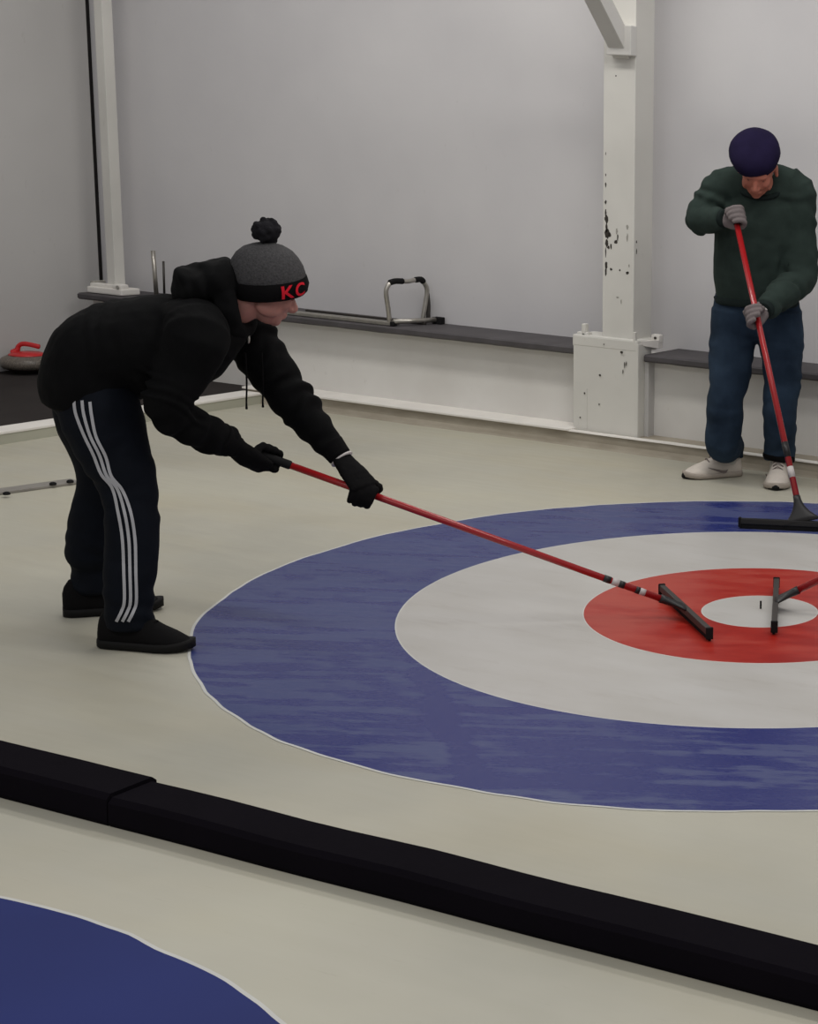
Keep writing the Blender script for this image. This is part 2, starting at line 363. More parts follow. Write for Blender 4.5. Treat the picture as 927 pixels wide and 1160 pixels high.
p = [(-2.062, 2.275), (xa_, 2.40), (xa_, 2.44), (-2.062, 2.44)]
f0 = [b.verts.new((x, y, .555 if i in (0, 3) else .53)) for i, (x, y) in enumerate(p)]; f1 = [b.verts.new((x, y, .572)) for x, y in p]
b.faces.new(f0); b.faces.new(f1)
for i in range(4): b.faces.new((f0[i], f0[(i + 1) % 4], f1[(i + 1) % 4], f1[i]))
add_box(b, (xa_ - .05, 2.405, .552), (xa_ + .002, 2.445, .600), .01)
obj('bracket_arm', b, M['ledge'], col)
b = NB(); add_cyl(b, V((xa_ - .022, 2.400, .582)), V((xa_ - .022, 2.406, .582)), .007); obj('bolt_hole', b, M['hole'], col)
# paint chips on the post front and base: irregular flat flakes
def flake(bm, cx, cz, w, h, Y, jag=.35, seed=0):
    rnd = random.Random(seed); n = 11
    vs = [bm.verts.new((cx + w * math.cos(2 * math.pi * i / n) * (1 + jag * rnd.uniform(-1, .6)), Y, cz + h * math.sin(2 * math.pi * i / n) * (1 + jag * rnd.uniform(-1, .6)))) for i in range(n)]
    bm.faces.new(vs)
def flakes(name, lst, Y, mat):
    b = NB()
    for k, (px, py, w, h) in enumerate(lst):
        q = ony(px, py, Y); flake(b, max(q.x, X0 + w * .6) if name == 'paint_chips' else q.x, q.z, w, h, Y - .0008, seed=k)
    o = obj(name, b, mat, col); o['kind'] = 'stuff'
s = 1 / 236
flakes('paint_chips', [(686.5, 209, 1 * s, 3 * s), (686.5, 229, 1.6 * s, 2.5 * s), (686.5, 241, 1.2 * s, 5 * s), (687.6, 248, 2.8 * s, 5 * s), (687.5, 258, 1.8 * s, 6 * s), (688, 265, 3.4 * s, 6 * s), (691, 266, 2 * s, 3 * s),
  (687.5, 275, 2.6 * s, 5 * s), (692.5, 279, 1.4 * s, 4 * s), (689.5, 280, 2 * s, 2.5 * s), (698, 274, 2.4 * s, 2.6 * s), (700, 269, 1.2 * s, 4 * s), (686.5, 286, .9 * s, 6 * s), (687, 300, 2 * s, 5 * s), (686.6, 308, 1.5 * s, 5 * s), (692.5, 305, 1.8 * s, 1.6 * s),
  (702.5, 306, 1.2 * s, 1.2 * s), (711, 309, 2.3 * s, 1.8 * s), (721.5, 274, .9 * s, 2 * s), (721.5, 285, .8 * s, 4 * s), (698, 86, 1 * s, 1 * s), (686.5, 174, .6 * s, 2 * s), (686.5, 198, .6 * s, 2 * s)], YP, M['chip'])
flakes('paint_scuffs', [(711, 257, 1.8 * s, 3 * s), (711, 269, 1.4 * s, 5 * s), (699, 262, 1.5 * s, 4 * s), (713, 301, 1 * s, 2 * s), (700, 337, 2.5 * s, 1 * s), (704, 342, .8 * s, 3 * s)], YP, M['faint'])
flakes('base_marks', [(707.8, 413, .8 * s, 4 * s), (709.8, 418 - 6, .8 * s, 3 * s), (706, 421, .8 * s, 3 * s), (680, 425, 1.6 * s, 1.4 * s), (662.5, 445.5, 1.4 * s, 1.4 * s), (657.5, 473, 1 * s, 1.2 * s), (704, 399, 1.4 * s, 1.4 * s), (679, 458, 1 * s, 1.4 * s)], 2.269, M['hole'])
flakes('bracket_mark', [(704.5, 399, 2 * s, 1.6 * s), (684.5, 390, 1.2 * s, .8 * s)], 2.2665, M['hole'])
# diagonal brace from the post up into the room
br = empty('beam', (-2.19, 2.28, 2.2), 'white diagonal brace running up from the post', 'brace', kind='structure')
B0 = ony(703, 50, 2.28); dr = V((-.02, -1, 1.08)).normalized()
b = NB(); add_box(b, (-.048, -.04, -.06), (.048, .04, 2.2), .004, mat=basis(V((1, 0, 0)), dr.cross(V((1, 0, 0))).normalized(), dr, B0))
obj('brace', b, M['brace'], br)
b = NB(); add_box(b, (B0.x - .062, 2.245, B0.z - .055), (B0.x + .085, YP, B0.z + .09), .005); obj('brace_foot', b, M['brace'], br)

# left post in the corner
cl = empty('column', (-5.85, 2.4, .5), 'white painted corner post standing on the left end of the dark ledge', 'column', kind='structure')
xl = ony(121.5, 318, 2.37).x
b = NB(); add_box(b, (xl, 2.37, .506), (xl + .066, 2.44, 4.1), .004); obj('post', b, M['post'], cl)
b = NB(); add_box(b, (xl - .13, 2.335, .507), (xl + .15, 2.47, .545), .008); add_box(b, (xl - .12, 2.35, .54), (xl + .10, 2.40, .565), .006)
add_box(b, (xl + .07, 2.34, .54), (xl + .14, 2.40, .572), .01); obj('base_plate', b, M['ledge'], cl)
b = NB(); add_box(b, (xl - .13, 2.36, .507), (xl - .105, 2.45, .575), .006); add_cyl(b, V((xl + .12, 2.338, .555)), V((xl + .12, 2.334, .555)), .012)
obj('base_grey_lug', b, M['faint'], cl)  # grey upright lug at the left end and a small round stud
xg = ony(121, 300, YB - .02).x
b = NB(); add_box(b, (XE - .001, YB - .022, .506), (XE + .004, YB, 4.1)); tag(obj('trim_6', b, M['gap']), 'dark vertical gap between the end wall and corner post', kind='structure')

# ================================================================ HOUSES
def annulus(name, c, r0, r1, mat, parent, z=.002, wav=0, seg=360, wav0=0, lines=6):
    b = NB(); rows = []
    for i in range(seg):
        a = 2 * math.pi * i / seg; u = V((math.cos(a), math.sin(a), 0))
        w1 = wav * (noise.noise(u * 6 + V((c[0], c[1], 2))) + .5 * noise.noise(u * 17)); w0 = wav0 * (noise.noise(u * 6 + V((c[0], c[1], 2))) + .5 * noise.noise(u * 17))
        ra, rb = r0 + w0, r1 + w1
        rows.append([b.verts.new((c[0] + u.x * (ra + (rb - ra) * k / lines), c[1] + u.y * (ra + (rb - ra) * k / lines), z)) for k in range(lines + 1)] if r0 > 0 else
                    [b.verts.new((c[0] + u.x * rb, c[1] + u.y * rb, z))])
    if r0 > 0:
        for i in range(seg):
            for k in range(lines): b.faces.new((rows[i][k], rows[i][k + 1], rows[(i + 1) % seg][k + 1], rows[(i + 1) % seg][k]))
    else: b.faces.new([r[0] for r in rows])
    return obj(name, b, mat, parent)
def house(c, label, blue):
    h = empty('curling_house', (c[0], c[1], .001), label, 'curling target')
    W = .011
    annulus('outline', c, 1.829, 1.838, M['vinyl'], h, .0012, W, wav0=W, lines=1)
    annulus('blue_ring', c, 1.2215, 1.829, blue, h, .0012, W)
    annulus('ring_outline', c, 1.2175, 1.2215, M['vinyl'], h, .0012, lines=1)
    annulus('white_ring', c, .6115, 1.2175, M['white'], h, .0012)
    annulus('ring_outline', c, .608, .6115, M['vinyl'], h, .0012, lines=1)
    annulus('red_ring', c, .2055, .608, M['red_ring'], h, .0012)
    annulus('ring_outline', c, .2025, .2055, M['vinyl'], h, .0012, lines=1)
    annulus('button', c, 0, .2025, M['white'], h, .0012)
    return h
house((0, 0), 'large target of blue, white and red rings in the ice between the two people', M['blue'])
house((-.03, -4.6), 'blue target ring in the near corner, in front of the black divider', M['blue2'])
q = ground(862, 690)
b = NB(); add_cyl(b, V((q.x, q.y, .002)), V((q.x, q.y, .03)), .0035, 10); tag(obj('center_pin', b, M['rubber']), 'tiny dark upright pin at the middle of the target', 'pin')

# ================================================================ DIVIDER
yb = ground(927, 1066, .072).y
print('divider back y', yb)
yf = -2.405
xs_ = ground(150, 893, .07).x
def foam(x0, x1, hh, yb, yf, label):
    b = NB(); n = max(2, int((x1 - x0) / .12)); rows = []
    pr = [(yf + .004, 0), (yf, .012), (yf + .002, hh - .012), (yf + .014, hh), (yb - .012, hh + .001), (yb, hh - .01), (yb, .01), (yb - .005, 0)]
    for i in range(n + 1):
        x = x0 + (x1 - x0) * i / n; w = .0025 * noise.noise(V((x * 3, 0, 9)))
        rows.append([b.verts.new((x, y + w, max(z + (w if z > .02 else 0), .001))) for y, z in pr])
    for r0, r1 in zip(rows, rows[1:]):
        for k in range(8): b.faces.new((r0[k], r1[k], r1[(k + 1) % 8], r0[(k + 1) % 8]))
    b.faces.new(rows[0]); b.faces.new(rows[-1][::-1])
    tag(obj('lane_divider', b, M['foam']), label, 'divider')
foam(-4.5, xs_, .078, yb + .006, yf, 'black foam divider bar between the sheets, the short left length up to the seam')
foam(xs_ + .004, 6.5, .070, yb, yf, 'black foam divider bar between the sheets, the long right length past the seam')

# ================================================================ SMALL THINGS AT THE BACK
# curling stone
sc = ground(25.5, 419, ZW); sc = V((sc.x, sc.y, ZW))
sc.x = max(sc.x, XE + .152); sc.y -= .06
st = empty('curling_stone', sc, 'grey granite curling stone with red handle on the dark walkway', 'curling stone')
def lathe(bm, c, prof, seg=48):
    rings = [[bm.verts.new((c.x + r * math.cos(2 * math.pi * i / seg), c.y + r * math.sin(2 * math.pi * i / seg), c.z + z)) for i in range(seg)] for r, z in prof]
    for r0, r1 in zip(rings, rings[1:]):
        for i in range(seg): bm.faces.new((r0[i], r0[(i + 1) % seg], r1[(i + 1) % seg], r1[i]))
    bm.faces.new(rings[0][::-1]); bm.faces.new(rings[-1])
b = NB(); lathe(b, sc, [(.06, .001), (.072, .006), (.085, .016), (.115, .028), (.132, .036)]); obj('running_surface', b, M['granite_dark'], st, True)
b = NB(); lathe(b, sc, [(.132, .036), (.142, .05), (.1455, .065), (.142, .08), (.128, .094), (.105, .105), (.07, .112), (.03, .113)]); obj('granite_body', b, M['granite'], st, True)
b = NB(); lathe(b, sc, [(.098, .106), (.094, .113), (.075, .121), (.04, .126), (.01, .127)]); hb = obj('handle_base', b, M['red_plastic'], st, True)
hx = V((CR.x, CR.y, 0)).normalized(); hz = V((0, 0, 1))
b = NB(); add_tube(b, [(sc + hx * -.075 + hz * .118, .030, .020), (sc + hx * -.055 + hz * .135, .018, .015), (sc + hx * -.045 + hz * .157, .013, .013), (sc + hx * -.02 + hz * .170, .012, .014), (sc + hx * .02 + hz * .168, .012, .014), (sc + hx * .072 + hz * .158, .012, .014)], ref=hx.cross(hz), seg=16)
obj('handle', b, M['red_plastic'], st, True)

# hack plate on the ice
pa, pb = ground(-40, 564), ground(86, 546.5); d = (pb - pa).normalized(); n_ = V((-d.y, d.x, 0))
hp = empty('hack_plate', V(((pa.x + pb.x) / 2, (pa.y + pb.y) / 2, 0)), 'narrow grey metal strip with dark bolts lying on the ice behind the leaning person', 'metal strip')
L = (pb - pa).length
b = NB(); add_box(b, (0, -.042, .001), (L, .042, .012), .002, mat=basis(d, n_, V((0, 0, 1)), V((pa.x, pa.y, 0)))); obj('plate', b, M['plate'], hp)
for px, py in ((7.5, 560), (60, 549), (79.5, 546.3)):
    q = ground(px, py, .013); b = NB(); add_cyl(b, V((q.x, q.y, .012)), V((q.x, q.y, .020)), .014, 14); add_ell(b, V((q.x, q.y, .020)), .012, .012, .005, seg=12); obj('bolt', b, M['rubber'], hp, True)

# tubular frame lying on the ledge with an upright U handle
zt = .512
def onsh(px, py, z=zt): q = ground(px, py, z); return V((q.x, min(max(q.y, YS + .015), YB - .03), z))
fr_ = empty('metal_frame', V((-3.9, 2.42, .506)), 'folding tubular steel frame with upright hoop and black grips lying on the grey ledge', 'metal frame')
b = NB()
yA, yM, yZ = 2.335, 2.40, 2.50
xa = lambda px, y, z=zt: ony(px, 370, y).x
xl0, xl1 = -4.95, xa(446, yA)
add_box(b, (xl0, yA - .012, .506), (xl1, yA + .012, .526), .004); obj('front_rail', b, M['steel'], fr_)
b = NB(); add_box(b, (xl0, yM - .01, .506), (xa(452, yM), yM + .01, .522), .003); obj('middle_rail', b, M['steel'], fr_)
b = NB(); add_box(b, (-4.45, yZ - .01, .506), (xa(482, yZ), yZ + .01, .522), .003); obj('back_rail', b, M['dark_metal'], fr_)
xe1 = xa(488, yZ + .02)
b = NB(); add_cyl(b, V((xl1 + .0, yA, .53)), V((xe1, YB - .035, .53)), .014); obj('cross_tube', b, M['steel'], fr_, True)
b = NB(); add_box(b, (xl1 - .012, yA - .016, .506), (xl1 + .012, yA + .016, .53), .002); obj('end_cap', b, M['rubber'], fr_)
b = NB(); add_box(b, (xe1 - .03, YB - .06, .506), (xe1 + .03, YB - .02, .545), .004); obj('end_cap', b, M['rubber'], fr_)
# hoop stands in the plane of the cross tube
Yh = lambda px: yA + .01 + (YB - .045 - yA) * (px - 440) / (486 - 440)
def hp_(px, py): return ony(px, py, Yh(px))
hoop = [hp_(441.5, 364), hp_(440, 350), hp_(437.5, 332), hp_(439.5, 324), hp_(445, 319), hp_(454, 318.5), hp_(462, 318.8), hp_(470, 317.2), hp_(477, 316.5), hp_(481, 321), hp_(484, 329), hp_(482, 345), hp_(479, 362)]
b = NB(); add_tube(b, [(p, .0125) for p in hoop], ref=V((0, 1, 0)), seg=14, sub=4); obj('hoop', b, M['steel'], fr_, True)
b = NB(); add_tube(b, [(p, .0115) for p in (hp_(484, 330), hp_(485.5, 345), hp_(485, 364))], ref=V((0, 1, 0)), seg=12); obj('hoop_brace', b, M['dark_metal'], fr_, True)
for pp in ((hp_(442, 320.2), hp_(448, 318.5), hp_(456, 318.6)), (hp_(471, 317), hp_(477, 316.5), hp_(479.5, 319))):
    b = NB(); add_tube(b, [(p, .0165) for p in pp], ref=V((0, 1, 0)), seg=14); obj('grip', b, M['rubber'], fr_, True)
# two rods on a dark foot
q1 = ony(177, 327, 2.42); q2 = ony(187.5, 326, 2.46)
rs = empty('rod_stand', V((q1.x, 2.42, .506)), 'two upright metal rods on a dark foot, standing on the grey ledge', 'rod stand')
b = NB(); add_box(b, (q1.x - .06, 2.36, .506), (q2.x + .16, 2.48, .52), .004); obj('foot', b, M['gap'], rs)
b = NB(); add_cyl(b, V((q1.x, 2.42, .518)), V((q1.x - .012, 2.42, ony(174.5, 284, 2.42).z)), .0125); obj('thick_rod', b, M['steel'], rs, True)
b = NB(); add_cyl(b, V((q2.x, 2.45, .518)), V((q2.x + .004, 2.45, ony(188.5, 296, 2.46).z)), .0065); obj('thin_rod', b, M['dark_metal'], rs, True)

# ================================================================ SQUEEGEES
def squeegee(label, mid, bdir, blen, top, bands, r=.0125, neckl=.09, hold='dark_metal', grip=0, neckw=.055):
    """mid: blade centre on the ice; top: far end of the pole"""
    root = empty('squeegee', V((mid.x, mid.y, 0)), label, 'squeegee')
    z = V((0, 0, 1)); bdir = V((bdir.x, bdir.y, 0)).normalized(); side = z.cross(bdir)
    pd0 = (top - mid); 
    if side.dot(pd0) < 0: side = -side
    Mx = basis(bdir, side, z, V((mid.x, mid.y, 0)))
    b = NB(); add_box(b, (-blen / 2, -.006, .002), (blen / 2, .002, .03), .001, mat=Mx); obj('rubber_blade', b, M['rubber'], root)
    b = NB(); add_box(b, (-blen / 2 - .004, -.010, .022), (blen / 2 + .004, .010, .046), .003, mat=Mx); obj('blade_holder', b, M[hold], root)
    for s_ in (-1, 1):
        b = NB(); add_box(b, (s_ * blen / 2 - .006, -.012, .008), (s_ * blen / 2 + .006, .012, .049), .003, mat=Mx); obj('end_cap', b, M['rubber'], root)
    a = V((mid.x, mid.y, .040)); pd = (top - a).normalized(); n0 = a + pd * neckl
    # trapezoid socket: wide at the blade, round at the pole
    b = NB(); rings = []; seg = 20
    for k in range(7):
        u = k / 6; c = a.lerp(n0, u) ; wx = .0155 + (neckw - .0155) * (1 - u) ** 2.2; wy = .009 + .0065 * u
        sx = (bdir - pd * bdir.dot(pd)).normalized(); sy = pd.cross(sx)
        rings.append([b.verts.new(c + sx * wx * math.cos(2 * math.pi * i / seg) + sy * wy * math.sin(2 * math.pi * i / seg)) for i in range(seg)])
    for r0, r1 in zip(rings, rings[1:]):
        for i in range(seg): b.faces.new((r0[i], r0[(i + 1) % seg], r1[(i + 1) % seg], r1[i]))
    b.faces.new(rings[0][::-1]); b.faces.new(rings[-1]); obj('socket', b, M['black_plastic'], root, True)
    Lp = (top - n0).length
    b = NB(); add_cyl(b, n0 - pd * .02, top, r); ob = obj('pole', b, M['red_pole'], root, True)
    for (d0, d1, mt) in bands:
        b = NB(); add_cyl(b, n0 + pd * d0, n0 + pd * d1, r + .0009, 18); obj('pole_label' if mt == 'label' else 'pole_sleeve', b, M[mt], ob, True)
    if grip:
        b = NB(); add_tube(b, [(top - pd * grip, r + .003), (top, r + .003)], ref=bdir, seg=18, sub=3); obj('grip', b, M['rubber'], root, True)
    return root, n0, pd

# ---- frames for the two people
F = V((.76, .65, 0)).normalized(); R = V((F.y, -F.x, 0)); Z = V((0, 0, 1)); S0 = V((-1.59, -1.27, 0))
def A1(px, py, l=0.0): return onplane(px, py, R, S0 + R * l)
N2 = V((.45, -.893, 0)).normalized(); L2 = V((.893, .45, 0)).normalized(); B2 = V((-1.16, 1.95, 0))
def A2(px, py, f=0.0): return onplane(px, py, N2, B2 + N2 * f)

m1a, m1b = ground(750, 667, .03), ground(804, 717, .03)
mid1 = (m1a + m1b) / 2
top1 = A1(287, 512, .02)
print('sq1 mid', mid1, 'len', (m1a - m1b).length, 'top', top1, (top1 - mid1).length)
sq1, n1, pd1 = squeegee('red pole squeegee held by the leaning person in black', mid1, m1b - m1a, min((m1b - m1a).length, .62), top1,
    [(.055, .075, 'label'), (.075, .09, 'black_plastic'), (.13, .15, 'black_plastic'), (.15, .175, 'label'), (.18, .205, 'black_plastic')], r=.0115, grip=.115)
mid2 = ground(909, 594, .03)
e2 = ground(840, 591, .03)
top2 = A2(832, 240, .26)
print('sq2 mid', mid2, 'half', (mid2 - e2).length, 'top', top2, (top2 - mid2).length)
sq2, n2, pd2 = squeegee('red pole squeegee held upright by the person in the green sweatshirt', mid2, mid2 - e2, .53, top2,
    [(.085, .135, 'label'), (.18, .25, 'black_plastic')], r=.0135, grip=.06, hold='black_plastic', neckl=.12, neckw=.085)
m3a, m3b = ground(880, 658, .035), ground(877.5, 708, .035); mid3 = (m3a + m3b) / 2
d3 = V((.87, .49, .50)).normalized()
squeegee('squeegee with red pole entering from the right edge, its blade across the white centre', mid3, m3b - m3a, min((m3a - m3b).length, .6), V((mid3.x, mid3.y, .052)) + d3 * 1.4,
    [(.10, .15, 'black_plastic')], r=.0125, grip=.25)

def polepx(n, pd, px, py):
    best = None
    for i in range(1600):
        p = n + pd * (i * .001); v = p - CC; x = CX + FP * v.dot(CR) / v.dot(CW); y = CY - FP * v.dot(CU) / v.dot(CW); e = (x - px) ** 2 + (y - py) ** 2
        if best is None or e < best[0]: best = (e, p)
    return best[1]
# ================================================================ HANDS
def hand(bm, W, c, p, sg, k=1.0, alpha=95, sweep=215, rho=.027, fr=.0105, thumb=True, spread=1.0, open_=0.0, roll=0):
    """hand closed round a pole. W wrist, c point on the pole axis in the middle of the fist, p pole direction towards the thumb side,
    sg +1/-1 which side of the pole the palm lies on, k thickness factor"""
    e1 = W - c; e1 = (e1 - p * p.dot(e1)).normalized(); e2 = p.cross(e1) * sg
    def at(deg, r, t): q = math.radians(deg); return c + e1 * (r * math.cos(q)) + e2 * (r * math.sin(q)) + p * t
    K = at(alpha, rho + .006, 0)
    nrm = ((K - c) - p * p.dot(K - c)).normalized()
    # palm
    mid = W.lerp(K, .5) + nrm * .004
    add_tube(bm, [(W - (K - W).normalized() * .05, .027 * k, .022 * k), (W, .028 * k, .021 * k), (mid, .040 * k, .019 * k), (K, .043 * k, .014 * k)], ref=p, seg=18, sub=4)
    ln = [.96, 1.0, .93, .80]
    for i in range(4):
        t = (.031 - .0205 * i) * spread; pts = []; sw = sweep * ln[i] * (1 - open_ * (.15 * i)); f = fr * (1, 1.02, .97, .86)[i] * k
        for j in range(8):
            u = j / 7; rr = rho + .004 * math.sin(u * math.pi) + open_ * .02 * u * (1 + .3 * i)
            pts.append((at(alpha - 8 + sw * u, rr, t * (1 - .12 * u)), f * (1.12 - .28 * u)))
        for j in (0, 3): pts[j] = (pts[j][0], pts[j][1] * 1.12)   # knuckles
        add_tube(bm, pts, ref=p, seg=12, sub=2, cap=.9)
    if thumb:
        b0 = W.lerp(K, .30) + p * .030
        pts = [(b0, .015 * k), (W.lerp(K, .55) + p * .042 - nrm * .012, .0145 * k), (at(alpha - 75, rho + .004, .040), .0125 * k), (at(alpha - 125, rho, .036), .0115 * k), (at(alpha - 165, rho + .001, .030), .0095 * k)]
        add_tube(bm, pts, ref=p, seg=12, sub=3, cap=.9)

# ================================================================ HEAD
def head(bm, c, f, u, k=1.0, ears=True):
    """c centre of the head, f where it looks, u crown direction"""
    f = f.normalized(); u = (u - f * u.dot(f)).normalized(); s = f.cross(u)
    P = lambda a, b_, d: c + (f * a + s * b_ + u * d) * k
    E = lambda a, b_, d, ra, rb, rd: add_ell(bm, P(a, b_, d), ra * k, rb * k, rd * k, f, s, u, 18)
    E(-.012, 0, .030, .096, .076, .086)            # cranium
    E(.022, 0, -.022, .070, .064, .080)            # face
    E(.038, 0, -.066, .048, .046, .042)            # jaw
    E(.066, 0, -.088, .021, .022, .018)            # chin
    E(.072, 0, .016, .018, .050, .014)             # brow
    for q in (-1, 1):
        E(.052, q * .036, -.024, .032, .024, .026) # cheek
        E(.020, q * .050, -.058, .040, .016, .026) # jaw corner
    add_tube(bm, [(P(.082, 0, .004), .009 * k), (P(.096, 0, -.014), .010 * k), (P(.108, 0, -.030), .012 * k), (P(.098, 0, -.038), .012 * k)], ref=s, seg=12)
    for q in (-1, 1): E(.092, q * .012, -.036, .012, .009, .008)
    E(.084, 0, -.058, .012, .024, .0065); E(.082, 0, -.068, .012, .021, .0075)   # lips
    if ears:
        for q in (-1, 1):
            E(-.010, q * .078, -.010, .018, .008, .031); E(-.004, q * .082, -.028, .010, .006, .011)

# ================================================================ SHOE
def shoe(parent, heel, toe, mats, tilt=0, L=.29, hgt=.10, laces=True, W=.048, label=None, boot=0):
    d = (toe - heel); d.z = 0; d.normalize(); s = V((-d.y, d.x, 0)); o = V((heel.x, heel.y, 0))
    Mx = basis(d, s, Z, o)
    # sections: x, half width, z of ridge
    sec = [(0, .024, .062), (.012, .033, .082), (.04, .036, .098), (.075, .036, .100), (.11, .037, .086), (.15, .041, .068), (.19, .046, .056), (.23, .045, .046), (.262, .036, .036), (.282, .022, .027), (.29, .010, .020)]
    if boot: sec = [(-.006, .014, .056), (0, .026, .072), (.014, .036, .088), (.04, .040, .098), (.075, .040, .098), (.11, .041, .092), (.15, .043, .076), (.19, .046, .059), (.23, .044, .046), (.262, .035, .035), (.282, .022, .025), (.29, .010, .018)]
    k = L / .29; bm = NB(); rings = []
    for x, w, h in sec:
        w *= W / .046; h *= hgt / .10; ring = []
        for a in range(20):
            q = 2 * math.pi * a / 20; cy, sz = math.cos(q), math.sin(q)
            yy = w * (abs(cy) ** .75) * (1 if cy > 0 else -1); zz = .020 + (h - .020) * max(sz, 0) ** .85 if sz > 0 else .020 + sz * .006
            yy *= 1 - .28 * max(sz, 0) ** 2
            ring.append(bm.verts.new(Mx @ V((x * k, yy, zz))))
        rings.append(ring)
    for r0, r1 in zip(rings, rings[1:]):
        for i in range(20): bm.faces.new((r0[i], r0[(i + 1) % 20], r1[(i + 1) % 20], r1[i]))
    bm.faces.new(rings[0][::-1]); bm.faces.new(rings[-1])
    sh = obj('shoe', bm, mats[0], parent, True)
    if label: sh['label'] = label
    bm = NB(); rings = []
    for x, w, h in sec:
        w = w * W / .046 * 1.10; x2 = (x - .145) * 1.02 + .147; spring = .012 * max(0, (x - .2) / .09) ** 2
        ring = [bm.verts.new(Mx @ V((x2 * k, yy, zz + spring))) for yy, zz in ((-w, .006), (-w * 1.02, .018), (-w * .97, .028), (w * .97, .028), (w * 1.02, .018), (w, .006), (w * .85, .001), (-w * .85, .001))]
        rings.append(ring)
    for r0, r1 in zip(rings, rings[1:]):
        for i in range(8): bm.faces.new((r0[i], r0[(i + 1) % 8], r1[(i + 1) % 8], r1[i]))
    bm.faces.new(rings[0][::-1]); bm.faces.new(rings[-1]); obj('sole', bm, mats[1], sh, True)
    if laces:
        bm = NB()
        for j in range(4):
            x = (.105 + .022 * j) * k; zt_ = (.094 - .0095 * j) * hgt / .10
            add_tube(bm, [(Mx @ V((x, -.024, zt_ - .014)), .003), (Mx @ V((x + .006, 0, zt_ + .002)), .003), (Mx @ V((x, .024, zt_ - .014)), .003)], ref=Z, seg=8, sub=3)
        add_tube(bm, [(Mx @ V((.10 * k, 0, .094)), .003), (Mx @ V((.12 * k, .022, .092)), .003), (Mx @ V((.135 * k, .03, .070)), .003)], ref=Z, seg=8, sub=3)
        obj('laces', bm, mats[2], sh, True)
    return sh, Mx, k

